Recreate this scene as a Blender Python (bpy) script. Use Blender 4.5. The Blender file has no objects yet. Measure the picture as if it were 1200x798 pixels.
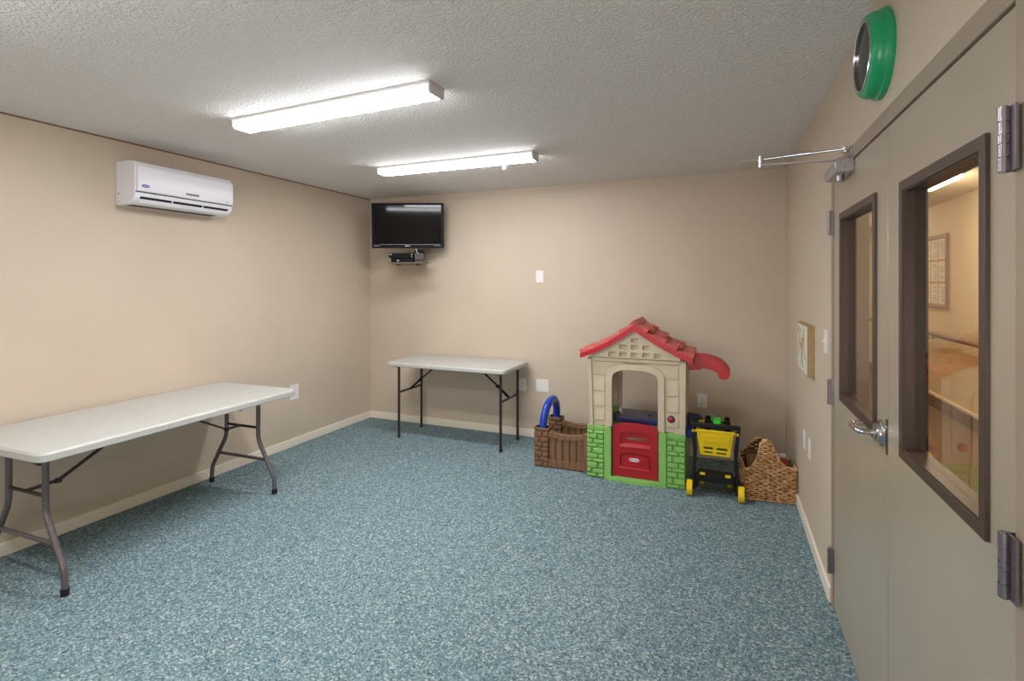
import bpy, bmesh, math, random
from mathutils import Vector, Matrix
from mathutils.geometry import tessellate_polygon, delaunay_2d_cdt
random.seed(7)
C = bpy.context.scene.collection
PI = math.pi
R = math.radians

# ------------------------------------------------------------------ helpers
def inside(p, poly):
    c = False; n = len(poly)
    for i in range(n):
        (x0, y0), (x1, y1) = poly[i][:2], poly[i-1][:2]
        if (y0 > p[1]) != (y1 > p[1]) and p[0] < (x1-x0)*(p[1]-y0)/(y1-y0)+x0: c = not c
    return c
def fill(loops):
    if len(loops) == 1: return tessellate_polygon([[Vector((p[0], p[1], 0)) for p in loops[0]]])
    V = []; E = []
    for l in loops:
        k = len(V); V += [Vector(p[:2]) for p in l]; E += [(k+i, k+(i+1) % len(l)) for i in range(len(l))]
    vs_, _, fs, ov, _, _ = delaunay_2d_cdt(V, E, [], 0, 1e-7)
    out = []
    for f in fs:
        c = (sum(vs_[i].x for i in f)/3, sum(vs_[i].y for i in f)/3)
        if inside(c, loops[0]) and not any(inside(c, h) for h in loops[1:]): out.append([ov[i][0] for i in f])
    return out
class MB:
    def __init__(s): s.bm = bmesh.new()
    def box(s, x0, x1, y0, y1, z0, z1):
        v = [s.bm.verts.new((x, y, z)) for z in (z0, z1) for y in (y0, y1) for x in (x0, x1)]
        for f in ((0,1,3,2),(4,6,7,5),(0,4,5,1),(1,5,7,3),(3,7,6,2),(2,6,4,0)):
            s.bm.faces.new([v[i] for i in f])
        return s
    def hexa(s, pts):            # 8 points: bottom ring 4, top ring 4
        v = [s.bm.verts.new(p) for p in pts]
        for f in ((3,2,1,0),(4,5,6,7),(0,1,5,4),(1,2,6,5),(2,3,7,6),(3,0,4,7)):
            s.bm.faces.new([v[i] for i in f])
        return s
    def plate(s, outer, axis, a0, a1, holes=()):
        def mp(p, a):
            u, w = p
            return {'y': (u, a, w), 'x': (a, u, w), 'z': (u, w, a)}[axis]
        loops = [list(outer)] + [list(h) for h in holes]
        flat = [p for l in loops for p in l]
        tris = fill(loops)
        A = [s.bm.verts.new(mp(p, a0)) for p in flat]
        B = [s.bm.verts.new(mp(p, a1)) for p in flat]
        for t in tris:
            try:
                s.bm.faces.new([A[i] for i in t]); s.bm.faces.new([B[i] for i in reversed(t)])
            except ValueError: pass
        k = 0
        for l in loops:
            n = len(l)
            for i in range(n):
                j = (i + 1) % n
                s.bm.faces.new((A[k+i], A[k+j], B[k+j], B[k+i]))
            k += n
        return s
    def tube(s, pts, r, seg=10, closed=False, flat=None):
        pts = [Vector(p) for p in pts]
        n = len(pts)
        rs = r if isinstance(r, (list, tuple)) else [r] * n
        tang = []
        for i in range(n):
            if closed: t = pts[(i+1) % n] - pts[i-1]
            else: t = pts[min(i+1, n-1)] - pts[max(i-1, 0)]
            tang.append(t.normalized())
        up = Vector((0, 0, 1))
        if abs(tang[0].dot(up)) > .95: up = Vector((1, 0, 0))
        nrm = (up - tang[0] * up.dot(tang[0])).normalized()
        rings = []
        for i in range(n):
            nrm = nrm - tang[i] * nrm.dot(tang[i])
            nrm.normalize()
            b = tang[i].cross(nrm)
            ring = []
            for k in range(seg):
                a = 2 * PI * k / seg
                fx = flat or (1, 1)
                ring.append(s.bm.verts.new(pts[i] + nrm * math.cos(a) * rs[i] * fx[0] + b * math.sin(a) * rs[i] * fx[1]))
            rings.append(ring)
        m = n if closed else n - 1
        for i in range(m):
            a, b = rings[i], rings[(i+1) % n]
            for k in range(seg):
                s.bm.faces.new((a[k], a[(k+1) % seg], b[(k+1) % seg], b[k]))
        if not closed:
            s.bm.faces.new(list(reversed(rings[0]))); s.bm.faces.new(rings[-1])
        return s
    def bar(s, p, q, w, h):       # rectangular bar between two points
        p, q = Vector(p), Vector(q)
        t = (q - p).normalized()
        up = Vector((0, 0, 1)) if abs(t.z) < .95 else Vector((1, 0, 0))
        n = t.cross(up).normalized(); u = n.cross(t)
        o = [-n*w/2 - u*h/2, n*w/2 - u*h/2, n*w/2 + u*h/2, -n*w/2 + u*h/2]
        s.hexa([p + k for k in o] + [q + k for k in o])
        return s
    def lathe(s, prof, org, axis, seg=32):    # prof: (radius, distance along axis)
        org = Vector(org); ax = Vector(axis).normalized()
        a = Vector((0, 0, 1)) if abs(ax.z) < .9 else Vector((1, 0, 0))
        u = (a - ax * a.dot(ax)).normalized(); w = ax.cross(u)
        rings = []
        for r, h in prof:
            c = org + ax * h
            if r < 1e-6: rings.append([s.bm.verts.new(c)])
            else: rings.append([s.bm.verts.new(c + (u*math.cos(2*PI*k/seg) + w*math.sin(2*PI*k/seg))*r) for k in range(seg)])
        for A, B in zip(rings, rings[1:]):
            if len(A) == 1 and len(B) == 1: continue
            for k in range(seg):
                j = (k+1) % seg
                if len(A) == 1: s.bm.faces.new((A[0], B[j], B[k]))
                elif len(B) == 1: s.bm.faces.new((A[k], A[j], B[0]))
                else: s.bm.faces.new((A[k], A[j], B[j], B[k]))
        for ring in (rings[0], rings[-1]):
            if len(ring) > 1: s.bm.faces.new(ring)
        return s
    def cyl(s, org, axis, r, h, seg=24): return s.lathe([(r, 0), (r, h)], org, axis, seg)
    def ell(s, c, rx, ry, rz, seg=16, rings=10):
        prof = [(math.sin(PI*i/rings), -math.cos(PI*i/rings)) for i in range(rings+1)]
        prof[0] = (0, -1); prof[-1] = (0, 1)
        t = MB(); t.lathe(prof, (0,0,0), (0,0,1), seg)
        bmesh.ops.transform(t.bm, matrix=Matrix.Diagonal((rx, ry, rz, 1)), verts=t.bm.verts)
        bmesh.ops.translate(t.bm, vec=c, verts=t.bm.verts)
        return s.add(t)
    def add(s, o, M=None):
        me = bpy.data.meshes.new('tmp'); o.bm.to_mesh(me)
        if M is not None: me.transform(M)
        s.bm.from_mesh(me); bpy.data.meshes.remove(me)
        return s
    def text(s, body, size, M):
        cu = bpy.data.curves.new('t', 'FONT'); cu.body = body; cu.size = size
        cu.align_x = 'CENTER'; cu.align_y = 'CENTER'; cu.extrude = .0006
        ob = bpy.data.objects.new('t', cu)
        me = bpy.data.meshes.new_from_object(ob)
        me.transform(M); s.bm.from_mesh(me)
        bpy.data.meshes.remove(me); bpy.data.objects.remove(ob); bpy.data.curves.remove(cu)
        return s
    def build(s, name, mat, parent=None, bev=0, smooth=False, label=None, seg=2, kind=None):
        bmesh.ops.recalc_face_normals(s.bm, faces=s.bm.faces)
        me = bpy.data.meshes.new(name)
        if smooth or bev:
            for f in s.bm.faces: f.smooth = True
        s.bm.to_mesh(me); s.bm.free()
        if smooth or bev: me.set_sharp_from_angle(angle=R(38))
        o = bpy.data.objects.new(name, me); C.objects.link(o)
        me.materials.append(mat)
        if bev:
            m = o.modifiers.new('bevel', 'BEVEL'); m.width = bev; m.segments = seg
            m.limit_method = 'ANGLE'; m.angle_limit = R(35)
        if parent: o.parent = parent
        if label: o['label'] = label
        if kind: o['kind'] = kind
        return o

def thing(name, label, cat, loc=(0,0,0), rz=0, group=None):
    o = bpy.data.objects.new(name, None); C.objects.link(o)
    o.empty_display_size = .1
    o.location = loc; o.rotation_euler = (0, 0, rz)
    o['label'] = label; o['category'] = cat
    if group: o['group'] = group
    return o
def tag(o, label, cat, group=None):
    o['label'] = label; o['category'] = cat
    if group: o['group'] = group
    return o
def kids(r): return [o for o in C.objects if o.parent == r]
def dup(root, loc, rz, label, group=None):
    ch = kids(root)
    r = root.copy(); C.objects.link(r); r.location = loc; r.rotation_euler = (0, 0, rz)
    r['label'] = label
    for c in ch:
        k = c.copy(); C.objects.link(k); k.parent = r
        for g in kids(c):
            d = g.copy(); C.objects.link(d); d.parent = k
    return r
def struct(name, mb, mat, parent=None, **kw):
    o = mb.build(name, mat, parent, **kw)
    if parent is None: o['kind'] = 'structure'
    return o
def arc(cx, cz, rx, rz, a0, a1, n=16, e=1.0):
    out = []
    for i in range(n+1):
        a = R(a0 + (a1-a0)*i/n); c, s_ = math.cos(a), math.sin(a)
        out.append((cx + rx*math.copysign(abs(c)**e, c), cz + rz*math.copysign(abs(s_)**e, s_)))
    return out
def rrect(x0, x1, y0, y1, r, n=5):
    o = []
    for cx, cy, a in ((x1-r, y1-r, 0), (x0+r, y1-r, 90), (x0+r, y0+r, 180), (x1-r, y0+r, 270)):
        o += arc(cx, cy, r, r, a, a+90, n)
    return o
def smoothpath(pts, n=6):
    P = [Vector(p) for p in pts]; out = []
    for i in range(len(P)-1):
        p0 = P[max(i-1,0)]; p1 = P[i]; p2 = P[i+1]; p3 = P[min(i+2,len(P)-1)]
        for k in range(n):
            t = k/n
            out.append(.5*((2*p1)+(-p0+p2)*t+(2*p0-5*p1+4*p2-p3)*t*t+(-p0+3*p1-3*p2+p3)*t*t*t))
    out.append(P[-1]); return out
def fillet(pts, r=.03, n=4):
    P = [Vector(p) for p in pts]; out = [P[0]]
    for i in range(1, len(P)-1):
        a = (P[i-1]-P[i]); b = (P[i+1]-P[i]); d = min(r, a.length*.45, b.length*.45)
        A = P[i]+a.normalized()*d; B = P[i]+b.normalized()*d
        for k in range(n+1):
            t = k/n; out.append(A*(1-t)**2+P[i]*2*t*(1-t)+B*t*t)
    out.append(P[-1]); return out

# ------------------------------------------------------------------ materials
def lin(c):
    return tuple(((v/255)/12.92 if v/255 <= .04045 else ((v/255+.055)/1.055)**2.4) for v in c) + (1,)
def mat(name, rgb, rough=.5, metal=0, spec=.5, emit=None, estr=0):
    m = bpy.data.materials.new(name); m.use_nodes = True
    b = m.node_tree.nodes['Principled BSDF']
    b.inputs['Base Color'].default_value = lin(rgb)
    b.inputs['Roughness'].default_value = rough; b.inputs['Metallic'].default_value = metal
    b.inputs['Specular IOR Level'].default_value = spec
    if emit:
        b.inputs['Emission Color'].default_value = lin(emit); b.inputs['Emission Strength'].default_value = estr
    return m
def tex(m, kind, scale, **kw):
    nt = m.node_tree; n = nt.nodes.new('ShaderNodeTex' + kind); n.inputs['Scale'].default_value = scale
    co = nt.nodes.new('ShaderNodeTexCoord'); nt.links.new(co.outputs['Object'], n.inputs['Vector'])
    for k, v in kw.items(): n.inputs[k].default_value = v
    return n
def ramp(m, src, stops, interp='LINEAR'):
    nt = m.node_tree; r = nt.nodes.new('ShaderNodeValToRGB'); cr = r.color_ramp; cr.interpolation = interp
    while len(cr.elements) > len(stops): cr.elements.remove(cr.elements[-1])
    while len(cr.elements) < len(stops): cr.elements.new(.5)
    for e, (p, c) in zip(cr.elements, stops): e.position = p; e.color = c if len(c) == 4 else lin(c)
    nt.links.new(src, r.inputs[0]); return r
def bump(m, src, strength=.3, dist=.01):
    nt = m.node_tree; b = nt.nodes.new('ShaderNodeBump'); b.inputs['Strength'].default_value = strength
    b.inputs['Distance'].default_value = dist
    nt.links.new(src, b.inputs['Height']); nt.links.new(b.outputs['Normal'], m.node_tree.nodes['Principled BSDF'].inputs['Normal'])
def tocol(m, out): m.node_tree.links.new(out, m.node_tree.nodes['Principled BSDF'].inputs['Base Color'])
def mottled(name, rgb, rough=.5, amt=.06, scale=6, bs=0, bscale=200, **kw):
    m = mat(name, rgb, rough, **kw)
    n = tex(m, 'Noise', scale, Detail=4)
    a = tuple(v*(1-amt) for v in rgb); b = tuple(min(255, v*(1+amt)) for v in rgb)
    tocol(m, ramp(m, n.outputs['Fac'], [(.3, lin(a)), (.7, lin(b))]).outputs[0])
    if bs: bump(m, tex(m, 'Noise', bscale, Detail=2).outputs['Fac'], bs, .002)
    return m

WALLC = (204, 187, 167)
m_wall = mottled('wall_paint', WALLC, .55, .015, 2, .25, 130)
m_ceil = mat('ceiling_texture', (249, 244, 240), .8)
_v = tex(m_ceil, 'Noise', 70, Detail=3, Roughness=.6)
_r = ramp(m_ceil, _v.outputs['Fac'], [(.42, (0,0,0,1)), (.62, (1,1,1,1))])
bump(m_ceil, _r.outputs[0], 1, .007)
m_base = mat('baseboard_paint', (238, 228, 210), .4)
m_linebrown = mat('brown_line', (122, 84, 60), .6)

m_carpet = mat('carpet', (110, 140, 152), .95, spec=.1)
def _carpet():
    nt = m_carpet.node_tree; L = nt.links
    v = tex(m_carpet, 'Voronoi', 135)
    sep = nt.nodes.new('ShaderNodeSeparateColor'); L.new(v.outputs['Color'], sep.inputs[0])
    r1 = ramp(m_carpet, sep.outputs[0], [(0, (56,76,84)), (.14, (92,116,124)), (.36, (122,146,150)), (.58, (100,128,138)), (.74, (154,170,172)), (.92, (196,200,192))], 'CONSTANT')
    n = tex(m_carpet, 'Noise', 45, Detail=5, Roughness=.7)
    r2 = ramp(m_carpet, n.outputs['Fac'], [(.3, (100,122,132)), (.5, (120,142,150)), (.7, (148,166,168))])
    mx = nt.nodes.new('ShaderNodeMix'); mx.data_type = 'RGBA'; mx.inputs[0].default_value = .3
    L.new(r1.outputs[0], mx.inputs[6]); L.new(r2.outputs[0], mx.inputs[7])
    tocol(m_carpet, mx.outputs[2])
    bump(m_carpet, v.outputs['Distance'], .6, .004)
_carpet()

m_door = mottled('door_paint', (186, 173, 154), .3, .02, 3, metal=.25)
m_frame = mottled('door_frame_paint', (164, 148, 130), .4, .02, 4, metal=.1)
m_bronze = mat('window_bronze', (84, 68, 60), .4, metal=.3)
m_steel = mottled('brushed_steel', (146, 138, 144), .3, .06, 60, metal=.9)
m_chrome = mat('satin_chrome', (200, 200, 204), .18, metal=1)
m_alum = mat('aluminium', (188, 186, 188), .35, metal=.8)
m_dark = mat('dark_gap', (30, 26, 24), .8)
m_plate = mat('plate_white', (236, 232, 226), .35)
m_slot = mat('socket_slot', (60, 56, 52), .6)
m_acw = mat('ac_white', (238, 235, 242), .35)
m_black = mat('black_plastic', (7, 7, 8), .5, spec=.15)
m_screen = mat('tv_screen', (9, 8, 11), .06, spec=.3)
m_silver = mat('silver_print', (196, 196, 200), .4)
m_blueband = mat('tv_bezel_blueblack', (12, 15, 28), .45, spec=.15)
m_tabletop = mottled('table_plastic', (190, 189, 182), .42, .02, 30, .3, 250)
m_leg = mottled('leg_powdercoat', (112, 102, 106), .35, .04, 30, metal=.4)
m_legd = mat('leg_dark', (62, 50, 46), .4, metal=.3)
m_rubber = mat('black_rubber', (24, 22, 22), .7)
m_light = mat('diffuser', (250, 250, 245), .4, emit=(247, 250, 255), estr=52.0)
m_lightside = mat('diffuser_side', (250, 250, 245), .4, emit=(247, 250, 255), estr=8.5)
m_fix = mat('fixture_white', (222, 216, 214), .4)
m_glass = bpy.data.materials.new('pane_glass'); m_glass.use_nodes = True
def _glass():
    nt = m_glass.node_tree; nt.nodes.clear()
    o = nt.nodes.new('ShaderNodeOutputMaterial'); mx = nt.nodes.new('ShaderNodeMixShader')
    t = nt.nodes.new('ShaderNodeBsdfTransparent'); g = nt.nodes.new('ShaderNodeBsdfGlossy')
    t.inputs[0].default_value = (.93, .95, .93, 1); g.inputs['Roughness'].default_value = .015
    f = nt.nodes.new('ShaderNodeFresnel'); f.inputs[0].default_value = 2.0
    ge = nt.nodes.new('ShaderNodeNewGeometry'); m1 = nt.nodes.new('ShaderNodeMath'); m1.operation = 'SUBTRACT'; m1.inputs[0].default_value = 1
    m2 = nt.nodes.new('ShaderNodeMath'); m2.operation = 'MULTIPLY'
    nt.links.new(ge.outputs['Backfacing'], m1.inputs[1]); nt.links.new(m1.outputs[0], m2.inputs[0]); nt.links.new(f.outputs[0], m2.inputs[1])
    nt.links.new(m2.outputs[0], mx.inputs[0]); nt.links.new(t.outputs[0], mx.inputs[1]); nt.links.new(g.outputs[0], mx.inputs[2])
    nt.links.new(mx.outputs[0], o.inputs[0])
_glass()
m_red = mottled('toy_red', (190, 30, 44), .35, .03, 12)
m_reddoor = mottled('toy_door_red', (176, 28, 38), .35, .03, 12)
m_tile = mottled('toy_roof_tile', (196, 84, 78), .45, .08, 16)
m_beige = mottled('toy_beige', (208, 192, 165), .45, .02, 14)
m_green = mottled('toy_green', (140, 194, 104), .42, .03, 14)
m_brown = mottled('toy_brown', (124, 88, 62), .5, .1, 22)
m_plank = mat('toy_wood_grain', (128, 94, 66), .5)
_w = tex(m_plank, 'Wave', 6, Distortion=6, Detail=3); _w.bands_direction = 'X'
tocol(m_plank, ramp(m_plank, _w.outputs['Fac'], [(.2, (122, 88, 62)), (.8, (134, 98, 70))]).outputs[0])
m_blue = mat('toy_blue', (28, 62, 170), .3)
m_navy = mat('toy_navy', (34, 34, 82), .3)
m_slate = mat('toy_dark_slate', (50, 54, 78), .45)
m_toyblack = mat('toy_black', (22, 22, 23), .5, spec=.3)
m_yellow = mat('toy_yellow', (240, 206, 20), .35)
m_lime = mat('toy_bright_green', (40, 200, 60), .4)
m_white = mat('toy_white', (236, 236, 236), .4)
m_wicker = mat('wicker', (180, 130, 80), .6)
_n = tex(m_wicker, 'Noise', 40, Detail=3)
tocol(m_wicker, ramp(m_wicker, _n.outputs['Fac'], [(.3, (150, 100, 62)), (.5, (206, 158, 106)), (.7, (238, 200, 152))]).outputs[0])
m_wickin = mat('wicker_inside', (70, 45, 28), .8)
m_clock = mat('clock_green', (30, 158, 104), .3)
m_dial = mat('clock_dial', (226, 222, 212), .5)
m_hallwall = mat('hall_wall', (232, 216, 188), .6)
m_hallfloor = mottled('hall_floor', (120, 92, 74), .6, .08, 30)
m_hallceil = mat('hall_ceiling', (226, 216, 200), .8)

# ------------------------------------------------------------------ room shell
XL, XR, YB, YF, H = -3.665, .468, 4.703, -2.6, 2.44
struct('floor', MB().box(XL-.1, XR+.14, YF-.1, YB+.1, -.1, 0), m_carpet)
struct('ceiling', MB().box(XL-.1, XR+.14, YF-.1, YB+.1, H, H+.1), m_ceil)
struct('wall_left', MB().box(XL-.1, XL, YF-.1, YB+.1, 0, H), m_wall)
struct('wall_back', MB().box(XL, XR, YB, YB+.1, 0, H), m_wall)
struct('wall_front', MB().box(XL, XR, YF-.1, YF, 0, H), m_wall)
D0, D1, DT = 1.098, 2.788, 2.042          # rough opening
op = [(YF-.1, 0), (D0, 0), (D0, DT), (D1, DT), (D1, 0), (YB+.1, 0), (YB+.1, H), (YF-.1, H)]
struct('wall_right', MB().plate(op, 'x', XR, XR+.14), m_wall)
def bb(name, mb): struct(name, mb, m_base, bev=.004)
bb('baseboard_left', MB().box(XL, XL+.014, YF, YB, 0, .075))
bb('baseboard_back', MB().box(XL+.014, XR-.014, YB-.014, YB, 0, .075))
bb('baseboard_right', MB().box(XR-.014, XR, D1+.002, YB, 0, .075))
bb('baseboard_right_near', MB().box(XR-.014, XR, YF, D0-.002, 0, .075))
struct('ceiling_line', MB().box(XL, XL+.006, YF, YB, H-.008, H), m_linebrown)  # brown line along the top of the left wall, drawn as a thin strip
# door frame
fx0 = XR-.003
struct('trim_2', MB().plate([(D0, 0), (D0, DT), (D1, DT), (D1, 0), (2.748, 0), (2.748, 1.99), (1.149, 1.99), (1.149, 0)], 'x', fx0, XR+.139), m_frame, bev=.002)
struct('trim_3', MB().box(XR+.055, XR+.075, 1.149, 1.165, 0, 1.99).box(XR+.055, XR+.075, 2.732, 2.748, 0, 1.99).box(XR+.055, XR+.075, 1.165, 2.732, 1.974, 1.99), m_frame)

def door(name, y0, y1, w0, w1, z0, z1, hy, dirh):
    t = .028
    xf, xb = XR+.002, XR+.047
    i0, i1, j0, j1 = w0+t, w1-t, z0+t, z1-t
    d = MB().plate([(y0, .008), (y1, .008), (y1, 1.984), (y0, 1.984)], 'x', xf, xb,
                   holes=[[(i0, j0), (i1, j0), (i1, j1), (i0, j1)]])
    D = d.build(name, m_door, bev=.0015); D['kind'] = 'structure'
    g = MB().plate([(w0, z0), (w1, z0), (w1, z1), (w0, z1)], 'x', xf-.008, xf, holes=[[(i0, j0), (i1, j0), (i1, j1), (i0, j1)]])
    g.plate([(w0, z0), (w1, z0), (w1, z1), (w0, z1)], 'x', xb, xb+.008, holes=[[(i0, j0), (i1, j0), (i1, j1), (i0, j1)]])
    k = .003   # lining of the reveal and the glazing stops
    g.plate([(i0, j0), (i1, j0), (i1, j1), (i0, j1)], 'x', xf-.004, xb+.004, holes=[[(i0+k, j0+k), (i1-k, j0+k), (i1-k, j1-k), (i0+k, j1-k)]])
    G = g.build('window_frame', m_bronze, D, bev=.0012, label='dark bronze window frame')
    spots = [(yy, zz) for yy in (w0+t/2, w1-t/2) for zz in (z0+.05, (z0+z1)/2, z1-.05)]
    spots += [(w0+(w1-w0)*q, zz) for zz in (z0+t/2, z1-t/2) for q in (.33, .66)]
    for yy, zz in spots: MB().cyl((xf-.008, yy, zz), (-1, 0, 0), .0035, .0015, 10).build('screw', m_steel, G, smooth=True)
    MB().box(xf+.020, xf+.025, i0+k, i1-k, j0+k, j1-k).build('window_pane', m_glass, D)
    for zc in hy:
        h = MB()
        yb = y0-.002 if dirh < 0 else y1+.002
        yc = yb
        zz = zc-.056
        for n, (a, b) in enumerate(((0, .024), (.026, .047), (.049, .063), (.065, .086), (.088, .112))):
            h.cyl((XR-.017, yc, zz+a), (0, 0, 1), .0085 if n % 2 == 0 else .0078, b-a, 16)
        h.cyl((XR-.017, yc, zz-.002), (0, 0, 1), .006, .116, 12)
        H_ = h.build('hinge', m_steel, D, smooth=True)
        MB().box(XR-.014, XR+.001, yc+.006*dirh*-1-.0015, yc+.006*dirh*-1+.0015, zz, zz+.112).box(XR-.012, XR-.008, min(yc, yc+dirh*.028), max(yc, yc+dirh*.028), zz, zz+.112).build('hinge_leaf', m_steel, H_)
    return D
dn = door('door_1', 1.153, 1.904, 1.251, 1.774, 1.005, 1.788, (1.75, 1.01, .25), -1)
df = door('door_2', 1.910, 2.744, 2.03, 2.593, .995, 1.802, (1.778, .998, .22), 1)
MB().box(XR+.048, XR+.053, 1.893, 1.921, .01, 1.984).build('seam_light_stop', m_bronze, dn)  # strip added behind the leaves to stop hall light showing through the seam
MB().box(XR+.003, XR+.047, 1.9088, 1.9102, .01, 1.982).build('seam_shade', m_dark, df)  # dark strip paints the shade inside the seam between the leaves
# seam: gap backing + lever + latch plate + closer on the far leaf
ly, lz = 1.962, 1.022
hd = MB().lathe([(.041, 0), (.042, .004), (.040, .008), (.033, .010), (.033, .014), (.028, .022), (.016, .024), (.016, .03)], (XR+.002, ly, lz), (-1, 0, 0), 32)
HD = hd.build('door_handle', m_chrome, df, smooth=True, label='satin chrome lever handle')
MB().tube(fillet([(XR-.022, ly, lz), (XR-.066, ly, lz), (XR-.066, ly+.105, lz), (XR-.03, ly+.105, lz)], .014, 5), .0095, 12).build('lever', m_chrome, HD, smooth=True)
MB().box(XR-.0005, XR+.003, 1.911, 1.925, lz-.055, lz+.055).build('latch_plate', m_bronze, df)
cl = MB()
cl.plate([(XR-.058, 1.942), (XR-.064, 1.955), (XR-.064, 1.978), (XR-.052, 1.988), (XR+.002, 1.988), (XR+.002, 1.938), (XR-.045, 1.936)], 'y', 2.345, 2.585)
CLO = cl.build('door_closer', m_alum, df, bev=.003, label='silver door closer with its arm')
cs = MB().cyl((XR-.032, 2.42, 1.912), (0, 0, 1), .014, .026, 20).cyl((XR-.032, 2.42, 1.988), (0, 0, 1), .012, .02, 16)
for xx, zz in ((XR-.015, 1.975), (XR-.045, 1.975), (XR-.03, 1.958)): cs.cyl((xx, 2.345, zz), (0, -1, 0), .003, .002, 10)
cs.build('spindle', m_steel, CLO, smooth=True)
el = (.150, 2.45, 2.030)
ar = MB().bar((XR-.032, 2.42, 2.0), (el[0], el[1], 2.008), .022, .006)
ar.build('main_arm', m_alum, CLO, bev=.001)
fa = MB().tube([(el[0], el[1], 2.033), (.30, 2.42, 2.035)], .007, 12).tube([(.29, 2.422, 2.035), (.33, 2.415, 2.035)], .009, 12).tube([(.32, 2.418, 2.035), (.443, 2.39, 2.035)], .005, 12)
fa.build('forearm', m_chrome, CLO, smooth=True)
MB().cyl((el[0], el[1], 2.0), (0, 0, 1), .011, .046, 18).build('elbow_joint', m_chrome, CLO, smooth=True)
MB().box(fx0-.004, fx0, 2.36, 2.42, 2.0, 2.042).box(fx0-.03, fx0-.002, 2.37, 2.41, 2.025, 2.029).cyl((fx0-.018, 2.39, 2.02), (0, 0, 1), .01, .024, 16).build('arm_bracket', m_chrome, CLO, bev=.001)

# hallway beyond the doors
hx0, hx1, hy0, hy1 = XR+.14, 2.36, -1.0, 11.5
struct('floor_hallway', MB().box(hx0, hx1+.1, hy0-.1, hy1+.1, -.1, 0), m_hallfloor)
struct('ceiling_hallway', MB().box(hx0, hx1+.1, hy0-.1, hy1+.1, H, H+.1), m_hallceil)
struct('wall_hallway_far', MB().box(hx1, hx1+.1, hy0, hy1, 0, H), m_hallwall)
struct('wall_hallway_end', MB().box(hx0, hx1+.1, hy1, hy1+.1, 0, H), m_hallwall)
struct('wall_hallway_start', MB().box(hx0, hx1+.1, hy0-.1, hy0, 0, H), m_hallwall)
struct('wall_hallway_near', MB().box(hx0-.1, hx0, YB+.1, hy1+.1, 0, H), m_hallwall)
struct('baseboard_hallway', MB().box(hx1-.014, hx1, hy0, hy1, 0, .14), mat('hall_base_brown', (112, 88, 80), .5))
struct('trim_4', MB().box(hx1-.018, hx1, hy0, hy1, .14, .17), m_base)
hr = thing('handrail', 'hallway wall handrail on small brackets, seen through the near door pane', 'handrail', (hx1, 6.5, .89))
MB().tube([(-.07, -6.5, 0), (-.07, 4.0, 0)], .02, 12).build('rail', mat('rail_wood', (110, 72, 52), .4), hr, smooth=True)
for yy in (-4.5, -2.6, -.7, 1.2, 3.1):
    MB().tube([(0, yy, -.05), (-.05, yy, -.05), (-.07, yy, -.018)], .006, 8).cyl((0, yy, -.05), (-1, 0, 0), .02, .004, 14).build('bracket', m_steel, hr, smooth=True)
nb = thing('notice_board', 'framed notice board covered with printed sheets on the hallway wall', 'notice board', (hx1, 7.25, 1.2))
MB().plate([(0, 0), (1.25, 0), (1.25, .87), (0, .87)], 'x', -.025, 0, holes=[[(.04, .04), (1.21, .04), (1.21, .83), (.04, .83)]]).build('frame', mat('board_frame', (150, 112, 92), .5), nb, bev=.003)
MB().box(-.012, -.001, .03, 1.22, .03, .84).build('board', mat('cork', (206, 176, 140), .8), nb)
m_paper = mat('paper', (244, 240, 232), .7); m_ink = mat('ink', (120, 118, 130), .7); m_inkb = mat('paper_blue_band', (110, 150, 170), .7)
for j in range(3):
    for i in range(5):
        y0 = .06+i*.232; z0 = .06+j*.262
        p = MB().box(-.015, -.012, y0, y0+.2, z0, z0+.235).build('paper_sheet', m_paper, nb)
        q = MB()
        for k in range(7):
            if random.random() < .75: q.box(-.0158, -.015, y0+.02, y0+.02+random.uniform(.08, .16), z0+.03+k*.027, z0+.036+k*.027)
        q.build('print', m_ink, p)
# hallway ceiling light
m_warm = mat('warm_diffuser', (255, 240, 210), .4, emit=(255, 230, 196), estr=62)
hl = thing('ceiling_light', 'warm glowing hallway ceiling light seen through the near door pane', 'ceiling light', (1.78, 5.75, H))
MB().box(-.1, .1, -.32, .32, -.02, 0).build('housing', m_fix, hl, bev=.003)
MB().plate([(-.09, -.02), (-.075, -.05), (-.03, -.065), (.03, -.065), (.075, -.05), (.09, -.02)], 'y', -.31, .31).build('diffuser', m_warm, hl, bev=.003)
hl2 = dup(hl, (1.6, 2.4, H), 0, 'warm hallway ceiling light just beyond the double doors')
hl3 = dup(hl, (1.6, 9.2, H), 0, 'warm hallway ceiling light near the far end of the hallway')

# ------------------------------------------------------------------ fluorescent fixtures
def fixture():
    t = thing('fluorescent_light', 'long fluorescent ceiling light nearer the viewer, bigger of the two in the picture', 'ceiling light', (-1.922, 2.125, H), R(-2.2), 'fluorescent ceiling lights')
    L = .672
    MB().box(-L, L, -.066, .066, -.015, 0).build('housing', m_fix, t, bev=.002)
    prof = [(-.058, -.012), (-.058, -.045), (-.050, -.053), (.050, -.053), (.058, -.045), (.058, -.012)]
    D_ = MB().plate(prof, 'x', -L+.012, L-.012).build('diffuser', m_light, t)
    D_.data.materials.append(m_lightside)
    for f in D_.data.polygons: f.material_index = 0 if f.normal.z < -.6 else 1
    for s in (-1, 1):
        x0 = s*(L-.012); x1 = s*L
        MB().plate([(-.062, -.0125), (-.062, -.047), (-.052, -.057), (.052, -.057), (.062, -.047), (.062, -.0125)], 'x', min(x0, x1), max(x0, x1)).build('end_cap', m_fix, t, bev=.0015)
    return t
f1 = fixture()
f2 = dup(f1, (-1.918, 3.465, H), R(-.3), 'long fluorescent ceiling light farther back, nearest the television')
f3 = dup(f1, (-1.92, .62, H), 0, 'nearest of the row of long fluorescent ceiling lights, overhead outside the picture')
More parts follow.
